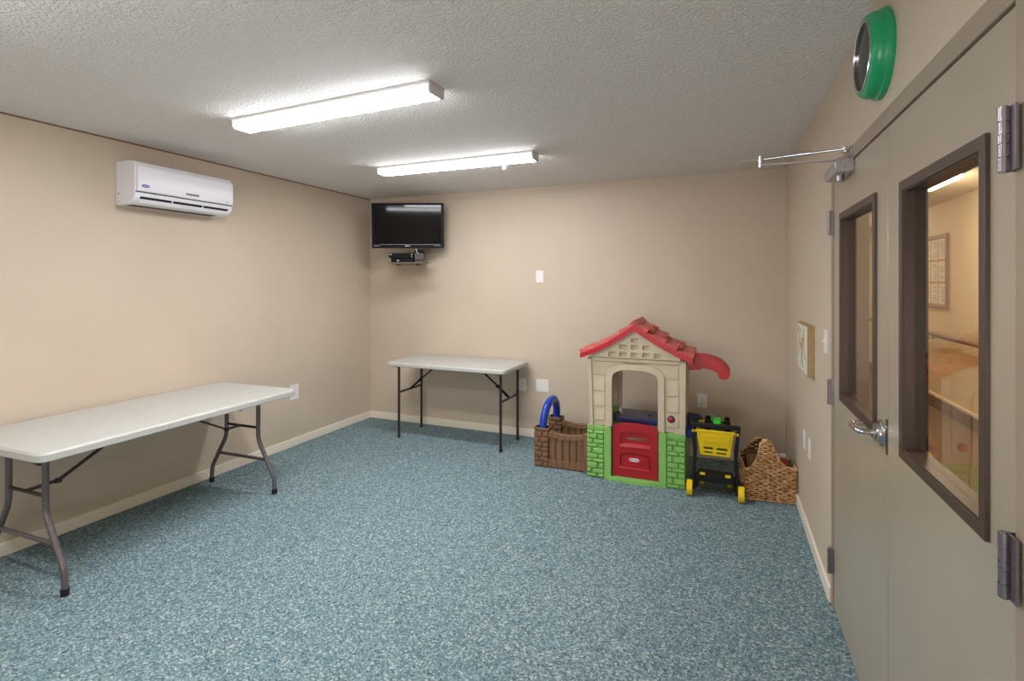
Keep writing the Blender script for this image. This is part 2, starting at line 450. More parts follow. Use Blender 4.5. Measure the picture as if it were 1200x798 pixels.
hk = MB().tube([Vector((0, 0, 0))] + [Vector((.012*math.sin(a), 0, -.022+.012*math.cos(a)+(.0))) for a in [R(k*30) for k in range(0, 13)]], .003, 8)
hk = hk.build('pull_ring', m_plate, f2, smooth=True); hk.location = (.40, .054, -.052)

# ceiling vent
v = thing('ceiling_vent', 'off-white rectangular ceiling vent in the corner above the door closer', 'vent', (.09, 4.29, H))
MB().plate([(0, 0), (.35, 0), (.35, .33), (0, .33)], 'z', -.006, 0, holes=[[(.035, .04), (.315, .04), (.315, .29), (.035, .29)]]).build('frame', mat('vent_paint', (232, 224, 208), .5), v, bev=.002)
s_ = MB().box(.03, .32, .035, .295, -.001, 0)
for k in range(11):
    y = .045+k*.0235; s_.hexa([(.035, y, -.001), (.315, y, -.001), (.315, y+.003, -.001), (.035, y+.003, -.001), (.035, y+.012, -.008), (.315, y+.012, -.008), (.315, y+.015, -.008), (.035, y+.015, -.008)])
s_.build('louvre', mat('vent_louvre', (206, 198, 184), .5), v)

# ------------------------------------------------------------------ wall plates
def plate_thing(name, label, cat, face, u, z, w, h, style, group=None):
    # local: x across, -y out of the wall
    loc, rz = {'back': ((u, YB, z), 0), 'left': ((XL, u, z), R(90)), 'right': ((XR, u, z), R(-90))}[face]
    t = thing(name, label, cat, loc, rz, group)
    MB().plate(rrect(-w/2, w/2, -h/2, h/2, .006, 3), 'y', -.006, 0).build('plate', m_plate, t, bev=.002)
    if style == 'outlet':
        for zz in (-.02, .02):
            r = MB().plate(rrect(-.017, .017, zz-.0145, zz+.0145, .007, 3), 'y', -.008, -.005).build('socket', m_plate, t, bev=.001)
            MB().box(-.008, -.0055, -.0085, -.0078, zz-.004, zz+.006).box(.0055, .008, -.0085, -.0078, zz-.004, zz+.006).cyl((0, -.0078, zz-.008), (0, -1, 0), .0028, .0007, 10).build('slot', m_slot, r)
    elif style == 'switch':
        MB().box(-.013, .013, -.008, -.005, -.03, .03).hexa([(-.006, -.008, -.006), (.006, -.008, -.006), (.006, -.008, .008), (-.006, -.008, .008), (-.004, -.018, .003), (.004, -.018, .003), (.004, -.016, .009), (-.004, -.016, .009)]).build('toggle', m_plate, t, bev=.001)
    elif style == 'rocker':
        MB().box(-.0165, .0165, -.0085, -.005, -.033, .033).build('rocker', m_plate, t, bev=.0015)
    for zz in ((-h/2+.012, h/2-.012) if style != 'outlet' else (0,)):
        MB().cyl((0, -.006, zz), (0, -1, 0), .003, .001, 10).build('screw', m_alum, t)
    return t
plate_thing('wall_plate', 'white wall plate alone at eye height on the back wall', 'wall plate', 'back', -1.652, 1.566, .076, .117, 'rocker')
plate_thing('wall_plate', 'white double-width blank plate low on the back wall, between small table and playhouse', 'wall plate', 'back', -1.626, .507, .128, .12, 'blank')
plate_thing('wall_outlet', 'white outlet low on the back wall just right of the small table', 'outlet', 'back', -1.83, .504, .076, .12, 'outlet')
plate_thing('wall_outlet', 'white outlet low on the back wall under the red roof gutter', 'outlet', 'back', -.170, .489, .078, .12, 'outlet')
plate_thing('wall_outlet', 'white outlet on the left wall at the far end of the long table', 'outlet', 'left', 3.60, .498, .100, .135, 'outlet')
plate_thing('light_switch', 'white light switch beside the far door leaf, right of the picture', 'switch', 'right', 2.922, 1.213, .07, .115, 'switch')
plate_thing('wall_outlet', 'white outlet low on the right wall, nearer the wicker basket', 'outlet', 'right', 3.655, .525, .07, .115, 'outlet')
plate_thing('wall_outlet', 'white outlet low on the right wall, nearer the door', 'outlet', 'right', 3.45, .525, .07, .115, 'outlet')

# ------------------------------------------------------------------ clock
ck = thing('wall_clock', 'round green wall clock above the double doors', 'clock', (XR, 1.952, 2.226))
MB().lathe([(.118, 0), (.137, .0), (.139, .006), (.138, .016), (.132, .019), (.131, .021), (.132, .030), (.130, .042), (.125, .051), (.117, .057), (.109, .057), (.105, .046), (.103, .014), (0, .014)], (0, 0, 0), (-1, 0, 0), 64).build('case', m_clock, ck, smooth=True)
MB().lathe([(.1085, .044), (.1085, .0585), (.105, .060), (.1025, .058), (.1025, .044)], (0, 0, 0), (-1, 0, 0), 64).build('bezel', m_chrome, ck, smooth=True)
dl = MB().cyl((-.0145, 0, 0), (-1, 0, 0), .102, .002, 48).build('dial', m_dial, ck)
for k in range(12):
    tk = MB()
    a = R(k*30); c, s = math.cos(a), math.sin(a)
    tk.bar((-.0172, c*.08, s*.08), (-.0172, c*.095, s*.095), .004, .001)
    tk.build('hour_mark', m_black, dl)
for name, a, l, w in (('hour_hand', 125, .05, .007), ('minute_hand', 20, .078, .005)):
    c, s = math.cos(R(a)), math.sin(R(a))
    MB().bar((-.022, -c*.015, -s*.015), (-.022, c*l, s*l), w, .0015).build(name, m_black, ck)
MB().cyl((-.016, 0, 0), (-1, 0, 0), .007, .01, 16).build('centre_pin', m_chrome, ck, smooth=True)
MB().lathe([(.1025, .0505), (.08, .053), (.04, .055), (0, .0556)], (0, 0, 0), (-1, 0, 0), 48).build('cover_glass', m_glass, ck, smooth=True)

# ------------------------------------------------------------------ canvas picture
pc = thing('canvas_picture', 'small square-edged canvas picture of pink flowers on the right wall', 'picture', (XR, 3.27, .972))
m_canv_side = mottled('canvas_edge', (176, 150, 108), .7, .06, 60)
m_canv = mottled('canvas_face', (214, 214, 190), .7, .06, 14)
MB().box(-.036, 0, 0, .42, 0, .288).build('canvas', m_canv_side, pc, bev=.002)
MB().box(-.0368, -.036, .008, .412, .008, .28).build('painted_face', m_canv, pc)
m_pk = mottled('petal_pink', (204, 128, 112), .7, .1, 40); m_lf = mottled('leaf_grey_green', (116, 126, 104), .7, .1, 40); m_or = mottled('petal_orange', (208, 150, 96), .7, .1, 40)
fl = {0: MB(), 1: MB(), 2: MB()}
for (cy, cz, r, k) in ((.2, .17, .035, 0), (.26, .15, .028, 0), (.15, .2, .03, 0), (.31, .19, .022, 2), (.2, .12, .022, 2), (.12, .14, .018, 2), (.36, .24, .016, 0)):
    for p in range(6):
        a = R(60*p+k*20)
        fl[k].ell((-.0370, cy+math.cos(a)*r*.6, cz+math.sin(a)*r*.6), .0004, r*.5, r*.42, 10, 4)
for (a0, a1, b0, b1) in ((.2, .14, .17, .04), (.2, .14, .24, .05), (.14, .2, .09, .1), (.3, .19, .35, .1), (.15, .2, .1, .26), (.22, .18, .24, .25), (.31, .2, .33, .26)):
    fl[1].tube(smoothpath([(-.0370, a0, a1), (-.0370, (a0+b0)/2+.01, (a1+b1)/2), (-.0370, b0, b1)], 4), [.0015]*9, 6)
    fl[1].ell((-.0370, b0, b1), .0004, .014, .008, 10, 4)
fl[1].build('leaf', m_lf, pc); fl[0].build('pink_flower', m_pk, pc); fl[2].build('orange_flower', m_or, pc)

# ------------------------------------------------------------------ air conditioner (on the left wall)
ac = thing('air_conditioner', 'white wall-mounted split air conditioner high on the left wall', 'air conditioner', (XL-.002, 2.10, 2.01))
AL = .70
prof = [(0, 0), (.13, .0), (.175, .022), (.196, .055), (.196, .255), (.18, .275), (.13, .285), (0, .285)]
b = MB().plate([(x, z) for x, z in prof], 'y', 0, AL)
b.build('housing', m_acw, ac, bev=.006, seg=3)
fp = MB().plate([(.19, .083), (.207, .083), (.213, .10), (.213, .235), (.205, .25), (.186, .262), (.18, .255)], 'y', .006, AL-.006)
FP = fp.build('front_panel', m_acw, ac, bev=.004)
MB().box(.1955, .1975, .004, AL-.004, .076, .083).build('seam', m_slot, ac)
for qa, qb in ((.035, .238), (.250, .458), (.470, AL-.035)):
    MB().hexa([(.1815, qa, .0255), (.1965, qa, .0495), (.1965, qb, .0495), (.1815, qb, .0255), (.176, qa, .030), (.190, qa, .053), (.190, qb, .053), (.176, qb, .030)]).build('air_slot', m_dark, ac)
MB().hexa([(.172, .034, .012), (.190, .034, .034), (.190, AL-.034, .034), (.172, AL-.034, .012), (.168, .034, .015), (.186, .034, .037), (.186, AL-.034, .037), (.168, AL-.034, .015)]).build('louvre_flap', m_acw, ac, bev=.001)
MB().box(.05, .13, .03, AL-.08, -.002, .001).build('under_grille', m_slot, ac)
m_acblue = mat('badge_blue', (40, 60, 160), .4)
bd = MB().plate([(.055+.026*math.cos(R(a)), .118+.010*math.sin(R(a))) for a in range(0, 360, 15)], 'x', .2125, .2140).build('badge', m_acblue, FP, label='blue oval badge')
Mx = Matrix(((0,0,1,.2142),(1,0,0,.055),(0,1,0,.118),(0,0,0,1)))
MB().text('Carrier', .013, Mx).build('badge_lettering', m_white, bd)
dp = MB().box(.2125, .2136, .325, .42, .104, .118).build('display_strip', mat('display_brown', (84, 70, 64), .4), FP)
for k, c in enumerate(((190, 170, 150), (120, 100, 190), (220, 150, 60), (100, 160, 140), (170, 150, 130))):
    MB().box(.2135, .2140, .333+k*.017, .343+k*.017, .108, .114).build('indicator', mat('indicator_%d' % k, c, .4), dp)
MB().box(.2125, .2134, .63, .655, .098, .104).build('small_print', m_silver, FP)
sv = MB()
for zz in (.07, .076, .02): sv.box(.02, .04, -.0008, .0005, zz, zz+.002)
sv.build('side_slit', m_slot, ac)

# ------------------------------------------------------------------ television on swing mount
a0 = math.atan(248/600)
tv = thing('television', 'flat black television in the back-left corner, facing the camera', 'television', (-2.967, 4.400, 2.086), a0)
tv.rotation_euler = (R(3), 0, a0)
tw, th = .366, .2285
MB().box(-tw, tw, 0, .035, -th, th).plate([(-.2, -.16), (.2, -.16), (.23, .14), (-.23, .14)], 'y', .034, .07).build('casing', m_black, tv, bev=.004)
MB().plate([(-tw+.002, -th+.002), (tw-.002, -th+.002), (tw-.002, th-.002), (-tw+.002, th-.002)], 'y', -.004, .001, holes=[[(-tw+.024, -th+.044), (tw-.024, -th+.044), (tw-.024, th-.022), (-tw+.024, th-.022)]]).build('bezel', m_blueband, tv, bev=.001)
MB().box(-tw+.02, tw-.02, -.002, .002, -th+.04, th-.02).build('screen', m_screen, tv)
pr = MB().box(-.022, -.004, -.0048, -.0039, -th+.021, -th+.028)
for k in range(5): pr.box(-.026+k*.011, -.018+k*.011, -.0048, -.0039, -th+.017, -th+.026)
pr.box(-tw+.022, -tw+.085, -.0048, -.0039, -th+.022, -th+.027)
pr.box(tw-.1, tw-.03, -.0048, -.0039, -th+.024, -th+.0265)
pr.box(-tw+.085, tw-.03, -.0046, -.0039, -th+.036, -th+.038)
pr.build('printed_mark', m_silver, tv)
# mount
mt = thing('wall_mount', 'black swing arm bracket holding the television to the back wall', 'mount', (-3.0, YB, 2.05))
MB().box(-.07, .07, -.02, 0, -.13, .13).build('wall_bracket', m_black, mt, bev=.002)
MB().bar((0, -.02, .0), (-.12, -.10, .0), .03, .045).bar((-.12, -.10, .0), (-.0, -.215, .015), .03, .045).build('arm', m_black, mt, bev=.002)
# shelf
sh = thing('wall_shelf', 'small thin glass shelf under the television', 'shelf', (-2.87, YB, 1.70))
gm = mat('shelf_tint', (112, 98, 78), .15)
ca, sa = math.cos(a0), math.sin(a0)
def rot2(x, y, ox, oy): return (ox+x*ca-y*sa, oy+x*sa+y*ca)
# front edge faces the camera; board is turned like the television
fc = (.007, -.422)
pts = [(-.196, -.506), (.21, -.338), (-.06, 0), (-.50, 0)]
MB().plate(pts, 'z', 0, .008).build('board', gm, sh, bev=.001)
for q in (-.40, -.15): MB().box(q-.012, q+.012, -.05, 0, -.006, .0).build('clip', m_black, sh)
shx, shy = -2.87+fc[0], YB+fc[1]
b1 = thing('media_player', 'black media player box on the shelf under the television', 'media player', (shx, shy, 1.708), a0)
MB().box(-.21, .035, .02, .17, .043, .092).build('case', m_black, b1, bev=.003)
MB().box(-.19, .035, .03, .17, .0, .043).build('base', m_black, b1, bev=.002)
for a_, b_, c_, d_, e_ in ((-.20, -.182, .0192, .072, .082), (-.13, -.112, .0292, .012, .024), (.012, .025, .0192, .072, .08), (.012, .025, .0192, .052, .058)): MB().box(a_, b_, c_, c_+.001, d_, e_).build('button', m_silver, b1)
b2 = thing('control_box', 'dark squarish device right of the media player on the shelf', 'device', (shx, shy, 1.708), a0)
MB().box(.042, .135, .03, .15, .022, .092).box(.042, .155, .04, .15, 0, .022).build('case', mat('device_brown', (62, 48, 48), .4), b2, bev=.003)
MB().box(.042, .13, .045, .12, .092, .128).build('upper_block', m_black, b2, bev=.003)
MB().tube(smoothpath([(.056, .046, .132), (.066, .028, .105), (.08, .026, .088)], 4), .003, 8).build('cable', m_white, b2, smooth=True)

# ------------------------------------------------------------------ folding tables
def top_mesh(L, W, z1, t=.045, r=.05):
    mb = MB()
    o = rrect(-L/2, L/2, -W/2, W/2, r, 8)
    o2 = rrect(-L/2+.008, L/2-.008, -W/2+.008, W/2-.008, r*.9, 8)
    rings = []
    for loop, z in ((o2, z1-t), (o, z1-t+.006), (o, z1-.010), (o2, z1)):
        rings.append([mb.bm.verts.new((p[0], p[1], z)) for p in loop])
    for a, b in zip(rings, rings[1:]):
        n = len(a)
        for i in range(n): mb.bm.faces.new((a[i], a[(i+1) % n], b[(i+1) % n], b[i]))
    mb.bm.faces.new(rings[0]); mb.bm.faces.new(rings[-1])
    return mb
# long table: length along world Y -> local x along Y with rotation 90 deg
zt = .727
lt = thing('folding_table', 'long pale folding table with bent grey legs against the left wall', 'table', (-3.252, 2.083, 0), R(91.6))
LL, LW = 1.555, .775
top_mesh(LL, LW, zt).build('tabletop', m_tabletop, lt, smooth=True)
def r2(x, y, z): return (x, y, z)
for s in (-1, 1):
    fx = s*.638
    for q in (-1, 1):
        # local y = -(world x) ; leg inner at +-.16, foot at +-.31
        p = [(fx, q*.155, zt-.045), (fx, q*.155, .37), (fx, q*.305, .115), (fx, q*.308, .028)]
        lg = MB().tube(fillet(p, .05, 5), .0145, 14).build('leg', m_leg, lt, smooth=True)
        MB().cyl((fx, q*.308, 0), (0, 0, 1), .018, .034, 18).build('rubber_foot', m_rubber, lg, smooth=True)
    MB().tube([(fx, -.155, .455), (fx, .155, .455)], .009, 10).build('crossbar', m_legd, lt, smooth=True)
    MB().tube([(fx, -.235, .232), (fx, .235, .232)], .011, 10).build('crossbar', m_leg, lt, smooth=True)
    MB().bar((fx, 0, .46), (s*.50, 0, .464), .022, .012).bar((s*.52, 0, .455), (s*.10, 0, zt-.047), .020, .011).cyl((s*.505, -.016, .463), (0, 1, 0), .012, .032, 12).build('folding_brace', m_legd, lt, bev=.001)
    MB().tube(smoothpath([(s*.60, -.03, zt-.046), (s*.585, -.03, .60), (s*.59, -.03, .585), (s*.61, -.03, .59), (s*.70, -.03, zt-.046)], 5), .008, 8).build('lock_loop', m_legd, lt, smooth=True)
for q in (-.25, .25): MB().bar((-.70, q, zt-.052), (.70, q, zt-.052), .03, .014).build('under_rail', m_legd, lt)

st = thing('folding_table', 'small pale folding table with straight dark legs against the back wall', 'table', (-2.375, 4.375, 0), R(-1.0))
zs = .745
top_mesh(1.255, .60, zs, .04, .045).build('tabletop', m_tabletop, st, smooth=True)
for s in (-1, 1):
    fx = s*.545
    for q in (-1, 1):
        lg = MB().tube([(fx, q*.195-.02*(q<0)*0, zs-.04), (fx, q*.195, .012)], .0125, 14).build('leg', m_legd, st, smooth=True)
        MB().cyl((fx, q*.195, 0), (0, 0, 1), .015, .022, 16).build('rubber_foot', m_rubber, lg, smooth=True)
    MB().tube([(fx, -.195, .44), (fx, .195, .44)], .010, 10).build('crossbar', m_legd, st, smooth=True)
    MB().bar((fx, .0, .44), (s*.42, 0, .545), .03, .014).bar((s*.44, 0, .53), (s*.22, 0, zs-.042), .02, .010).cyl((s*.425, -.02, .54), (0, 1, 0), .012, .04, 12).build('folding_brace', m_black, st, bev=.001)
    MB().box(s*.565 if s < 0 else .525, s*.525 if s < 0 else .565, -.25, .25, zs-.052, zs-.039).build('hinge_rail', m_legd, st)

# ------------------------------------------------------------------ playhouse
PX, PY = -.62, 3.915
ph = thing('toy_playhouse', 'plastic toy playhouse with red roof, beige walls and green stone base', 'playhouse', (PX, PY, 0))
def px(x): return x-PX
# opening curve
cx = px(-.618); aw = .170
def opening(a, zt_, zb, spring, n=20):
    return [(cx+a, zb)] + arc(cx, spring, a, zt_-spring, 0, 180, n, .72) + [(cx-a, zb)]
inner = opening(aw, .846, .41, .768)
gl, gr = px(-.978), px(-.252)
zsv = .40
out = [(px(-.957), zsv), (px(-.965), .80), (gl, .925)]
gable = [(px(-.90), .948), (px(-.80), 1.000), (px(-.70), 1.075), (px(-.617), 1.165), (px(-.52), 1.085), (px(-.42), 1.012), (px(-.32), .950)]
out += gable + [(gr, .925), (px(-.255), .80), (px(-.257), zsv)]
wall = MB().plate(out + inner, 'y', .0, .035)
# recessed field ribs: arch frame
fo = opening(aw+.045, .888, zsv, .785)
wall.plate(fo + list(reversed(inner[:1] + inner[1:-1] + inner[-1:])), 'y', -.018, .001)
FW = wall
# siding boards left and right
for (x0, x1) in ((px(-.925), cx-aw-.058), (cx+aw+.058, px(-.305))):
    zz = [.445, .555, .672, .79]
    for a, b in zip(zz, zz[1:]):
        FW.hexa([(x0, .001, a+.004), (x1, .001, a+.004), (x1, -.010, a+.004), (x0, -.010, a+.004), (x0, .001, b-.004), (x1, .001, b-.004), (x1, -.003, b-.004), (x0, -.003, b-.004)])
# corner posts
for (x0, x1, xa, xb) in ((px(-.957), px(-.933), gl, gl+.03), (px(-.297), px(-.257), gr-.045, gr)):
    FW.hexa([(x0, -.014, zsv), (x1, -.014, zsv), (x1, .034, zsv), (x0, .034, zsv), (xa, -.014, .92), (xb, -.014, .92), (xb, .034, .92), (xa, .034, .92)])
# header rail line
FW.plate([(px(-.93), .905), (px(-.30), .905), (px(-.30), .93), (px(-.93), .93)], 'y', -.010, .001)
# header field under the rail
hf = [(px(-.928), .80), (px(-.928), .898), (px(-.303), .898), (px(-.303), .80), (cx+aw+.056, .80)] + arc(cx, .735, aw+.056, .165, 20, 160, 16, .72) + [(cx-aw-.056, .80)]
FW.plate(hf, 'y', -.006, .001)
# gable lattice with square holes
def sq(xc, zc, w=.052, h=.036): return [(xc-w/2, zc-h/2), (xc+w/2, zc-h/2), (xc+w/2, zc+h/2), (xc-w/2, zc+h/2)]
holes = [sq(cx, 1.072, .048, .032)]
holes += [sq(cx+k*.084, 1.020, .050, .034) for k in (-1, 0, 1)]
for k in (-2, -1, 0, 1, 2):
    xc = cx+k*.084; holes.append([(xc-.032, .946), (xc+.032, .946), (xc+.025, .956), (xc+.025, .980), (xc-.025, .980), (xc-.025, .956)])
gab = [(px(-.955), .936), (px(-.29), .936), (px(-.29), .962), (px(-.385), 1.010), (px(-.50), 1.075), (px(-.617), 1.155), (px(-.73), 1.074), (px(-.84), 1.008), (px(-.90), .980), (px(-.95), .955)]
FW.plate(gab, 'y', -.022, .001, holes=holes)
FWo = FW.build('front_wall', m_beige, ph, bev=.003)
# doorbell
db = MB().lathe([(.026, 0), (.026, .008), (.020, .012), (.018, .012)], (px(-.355), -.006, .505), (0, -1, 0), 28).build('doorbell', m_navy, ph, smooth=True)
MB().lathe([(.0175, .010), (.0175, .016), (.012, .021), (0, .023)], (px(-.355), -.006, .505), (0, -1, 0), 24).build('bell_button', m_red, db, smooth=True)

# green stone base
gL0, gL1, gR0, gR1 = px(-.984), px(-.794), px(-.442), px(-.255)
rr = random.Random(4)
for (x0, x1, a0_, a1_, b0_, b1_) in ((gL0, gL1-.055, gL0+.004, gL1, gL1-.052, gL1), (gR0+.055, gR1, gR0, gR1-.002, gR0, gR0+.052)):
    gb = MB().box(a0_, a1_, 0, .05, 0, zsv+.002).box(b0_, b1_, -.018, .001, 0, zsv)
    gb.box(x0+.002, x1, -.008, .001, zsv-.03, zsv)
    z = .006; row = 0
    while z < zsv-.035:
        h = rr.uniform(.036, .05) if row % 3 else .028
        h = min(h, zsv-.032-z)
        if h < .012: break
        w = x1-x0; c = x0+w*(rr.uniform(.3, .42) if row % 2 else rr.uniform(.58, .7))
        for (a, b) in ((x0, c-.003), (c+.003, x1)):
            j = rr.uniform(-.003, .003)
            gb.hexa([(a, 0, z+.003), (b, 0, z+.003), (b, 0, z+h-.002), (a, 0, z+h-.002), (a+.006, -.017, z+.007), (b-.006, -.017+j, z+.007), (b-.006, -.017+j, z+h-.007), (a+.006, -.017, z+h-.007)])
        z += h; row += 1
    gb.build('stone_base', m_green, ph, bev=.003)
# bowed threshold
n = 12
pts = [(gL1-.02, .03)] + [(gL1-.02+(gR0+.04-gL1)*i/n, -.02-.028*math.sin(PI*i/n)) for i in range(n+1)] + [(gR0+.02, .03)]
MB().plate(pts, 'z', 0, .03).build('threshold', m_green, ph, bev=.004)
# door
dw = .168
dz0 = .034
d_out = [(cx-dw, dz0), (cx+dw, dz0), (cx+dw, .405)] + arc(cx, .405, dw, .036, 0, 180, 12)[1:-1] + [(cx-dw, .405)]
def arch(x0, x1, z0, z1, rise):
    c = (x0+x1)/2; return [(x0, z0), (x1, z0), (x1, z1-rise)] + arc(c, z1-rise, (x1-x0)/2, rise, 0, 180, 10)[1:-1] + [(x0, z1-rise)]
p1 = arch(cx-.112, cx+.116, .262, .378, .028); p2 = arch(cx-.112, cx+.116, .098, .218, .024)
DR = MB().plate(d_out, 'y', .004, .022, holes=[p1, p2])
slot = arch(cx-.062, cx+.075, .312, .332, .006)
DR.plate(d_out, 'y', .022, .03, holes=[slot])
DR.plate(arch(cx-.104, cx+.104, .106, .205, .02), 'y', .010, .023)
DR.hexa([(cx-.112, .022, .258), (cx+.116, .022, .258), (cx+.116, -.004, .262), (cx-.112, -.004, .262), (cx-.112, .022, .285), (cx+.116, .022, .285), (cx+.116, .0, .268), (cx-.112, .0, .268)])
DR.hexa([(cx-.112, .022, .094), (cx+.116, .022, .094), (cx+.116, -.002, .098), (cx-.112, -.002, .098), (cx-.112, .022, .112), (cx+.116, .022, .112), (cx+.116, .001, .104), (cx-.112, .001, .104)])
DO = DR.build('door', m_reddoor, ph, bev=.004, label='red door with slot')
lx, lz_ = cx-.006, .166
m_logored = mat('logo_red', (226, 60, 60), .4); m_logoblue = mat('logo_blue', (40, 70, 130), .4)
def pill(x, z, w, h): return [(x+w*math.copysign(abs(math.cos(R(a)))**.7, math.cos(R(a))), z+h*math.copysign(abs(math.sin(R(a)))**.85, math.sin(R(a)))) for a in range(0, 360, 12)]
LG = MB().plate(pill(lx, lz_, .046, .019), 'y', .0075, .0102).build('badge', m_logored, DO, label='red and white oval badge')
MB().plate(pill(lx, lz_, .037, .0125), 'y', .0068, .0078).build('badge_panel', m_white, LG)
MB().text('little tikes', .0165, Matrix(((1,0,0,lx),(0,0,-1,.0066),(0,1,0,lz_),(0,0,0,1)))).build('badge_lettering', m_logoblue, LG)

# side and back walls
HD_ = .40
for sx, nm in ((-1, 'side_wall'), (1, 'side_wall')):
    x0, x1 = (gl+.006, gl+.03) if sx < 0 else (gr-.030, gr-.006)
    w = MB().plate([(.03, zsv), (HD_, zsv), (HD_, .93), (.03, .93)], 'x', x0, x1, holes=[[(.12, .50), (.31, .50), (.31, .82), (.12, .82)]])
    w.build('side_wall', m_beige, ph, bev=.003)
    g = MB().box(x0-.003, x1+.003, .045, HD_+.005, 0, zsv+.001)
    g.build('side_base', m_green, ph, bev=.003)
bw = MB().plate([(px(-.957), zsv), (gl, .925)] + gable + [(gr, .925), (px(-.257), zsv)] + [(cx+aw, zsv)] + arc(cx, .70, aw, .21, 0, 180, 16, .72) + [(cx-aw, zsv)], 'y', HD_, HD_+.03)
for zz in (.52, .60, .72): bw.box(cx-aw-.05, cx-aw-.03, HD_-.012, HD_+.001, zz, zz+.06)
bw.build('back_wall', m_beige, ph, bev=.003)
MB().box(gL0+.004, gL1, HD_, HD_+.04, 0, zsv+.002).box(gR0, gR1, HD_, HD_+.04, 0, zsv+.002).box(gL1, gR0, HD_, HD_+.04, 0, .03).build('back_base', m_green, ph, bev=.003)

# kitchen counter inside
ct = MB().plate([(cx-aw-.035, .12), (cx-aw-.005, .065), (gr-.03, .065), (gr-.03, .34), (cx-aw-.035, .34)], 'z', .425, .470)
CT = ct.build('counter', m_navy, ph, bev=.008, seg=3, label='navy blue kitchen counter')
MB().cyl((cx-.13, .16, .47), (0, 0, 1), .008, .035, 14).tube(smoothpath([(cx-.13, .16, .50), (cx-.13, .15, .525), (cx-.13, .12, .52), (cx-.13, .105, .50)], 4), .009, 10).build('tap', m_white, CT, smooth=True)
MB().box(cx-aw-.03, cx-aw+.004, .18, .24, .47, .515).build('green_block', m_green, CT, bev=.003)
MB().cyl((cx+.09, .18, .4695), (0, 0, 1), .02, .006, 20).build('counter_knob', m_slate, CT, smooth=True)
# outside grill shelf on the right wall
GX = gr-.006
MB().box(GX, GX+.075, .06, .22, .365, .425).build('side_shelf', m_blue, ph, bev=.010, seg=3, label='blue side shelf')
MB().plate([(GX, .40), (GX+.105, .40), (GX+.118, .43), (GX+.110, .485), (GX+.085, .505), (GX, .512)], 'y', .22, .25).build('side_hood', m_slate, ph, bev=.010, seg=3, label='dark slate side panel')

# roof
Y0, Y1 = -.048, .415
def curve2(p0, p1, sag, n=10):
    o = []
    for i in range(n+1):
        t = i/n; o.append((p0[0]+(p1[0]-p0[0])*t, p0[1]+(p1[1]-p0[1])*t - sag*math.sin(PI*t)))
    return o
apx = px(-.619)
lf_top = curve2((apx, 1.190), (px(-1.028), .958), .022)
lf_bot = curve2((apx, 1.146), (px(-1.028), .922), .022)
rt_top = curve2((apx, 1.196), (px(-.203), .958), .014)
rt_bot = curve2((apx, 1.146), (px(-.203), .918), .014)
RF = MB().plate(lf_bot[::-1][:-1] + rt_bot + rt_top[::-1] + lf_top[1:], 'y', Y0, Y1)
RO = RF.build('roof', m_red, ph, bev=.004)
def tiles(side, top):
    m = MB(); N = 4
    P = [Vector((p[0], 0, p[1])) for p in top]
    def at(t):
        t = max(0, min(1, t)); f = t*(len(P)-1); i = min(int(f), len(P)-2); return P[i].lerp(P[i+1], f-i)
    k_ = 4
    for c in range(N):
        t0 = c/N; 
        for j in range(k_):
            ya = Y0+.004+(Y1-Y0-.008)*j/k_; yb = Y0+.004+(Y1-Y0-.008)*(j+1)/k_
            off = (.055 if (j+c) % 2 else 0)
            t1 = (c+1)/N + off - .02
            a, b = at(t0), at(min(t1, 1.0))
            d = (b-a).normalized(); nn = Vector((-d.z, 0, d.x))
            if nn.z < 0: nn = -nn
            g = .002
            m.hexa([(a+Vector((0, ya+g, 0)))-nn*.004, (b+Vector((0, ya+g, 0)))-nn*.004, (b+Vector((0, yb-g, 0)))-nn*.004, (a+Vector((0, yb-g, 0)))-nn*.004,
                    (a+Vector((0, ya+g, 0)))+nn*.004, (b+Vector((0, ya+g+.008, 0)))+nn*.034, (b+Vector((0, yb-g-.008, 0)))+nn*.034, (a+Vector((0, yb-g, 0)))+nn*.004])
    return m
for sd, tp in ((-1, lf_top), (1, rt_top)): tiles(sd, tp).build('roof_tiles', m_tile, RO, bev=.003)
MB().plate([(apx-.03, 1.186), (apx, 1.206), (apx+.03, 1.186), (apx+.03, 1.200), (apx, 1.226), (apx-.03, 1.200)], 'y', Y0+.002, Y1-.002).build('ridge_cap', m_tile, RO, bev=.003)
# gutter-like awning on the right
A = [(px(-.225), .958), (px(-.18), .966), (px(-.105), .960), (px(-.035), .938), (px(.010), .905), (px(.035), .865), (px(.034), .830), (px(.015), .812), (px(-.022), .812), (px(-.034), .832), (px(-.042), .855), (px(-.08), .872), (px(-.15), .884), (px(-.245), .882)]
_sm = smoothpath([(p[0], 0, p[1]) for p in A], 3)
aw_ = MB().plate([(p.x, p.z) for p in _sm], 'y', .05, .23)
for k in range(4):
    y = .062+k*.045
    top = [(p.x, p.z) for p in _sm[:22]]
    off = [(p[0]+(0 if i < 6 else .006*min(1, (i-6)/8)), p[1]+.007) for i, p in enumerate(top)]
    aw_.plate(top + off[::-1], 'y', y, y+.022)
aw_.plate([(px(-.245), .86), (px(-.16), .866), (px(-.14), .886), (px(-.245), .89)], 'y', .07, .21)
AW = aw_.build('awning', m_red, ph, bev=.004)
MB().hexa([(px(-.232), .03, .955), (px(-.205), .03, .955), (px(-.205), .25, .955), (px(-.232), .25, .955), (px(-.232), .04, 1.0), (px(-.210), .04, .992), (px(-.210), .24, .992), (px(-.232), .24, 1.0)]).build('awning_bracket', m_tile, AW, bev=.003)

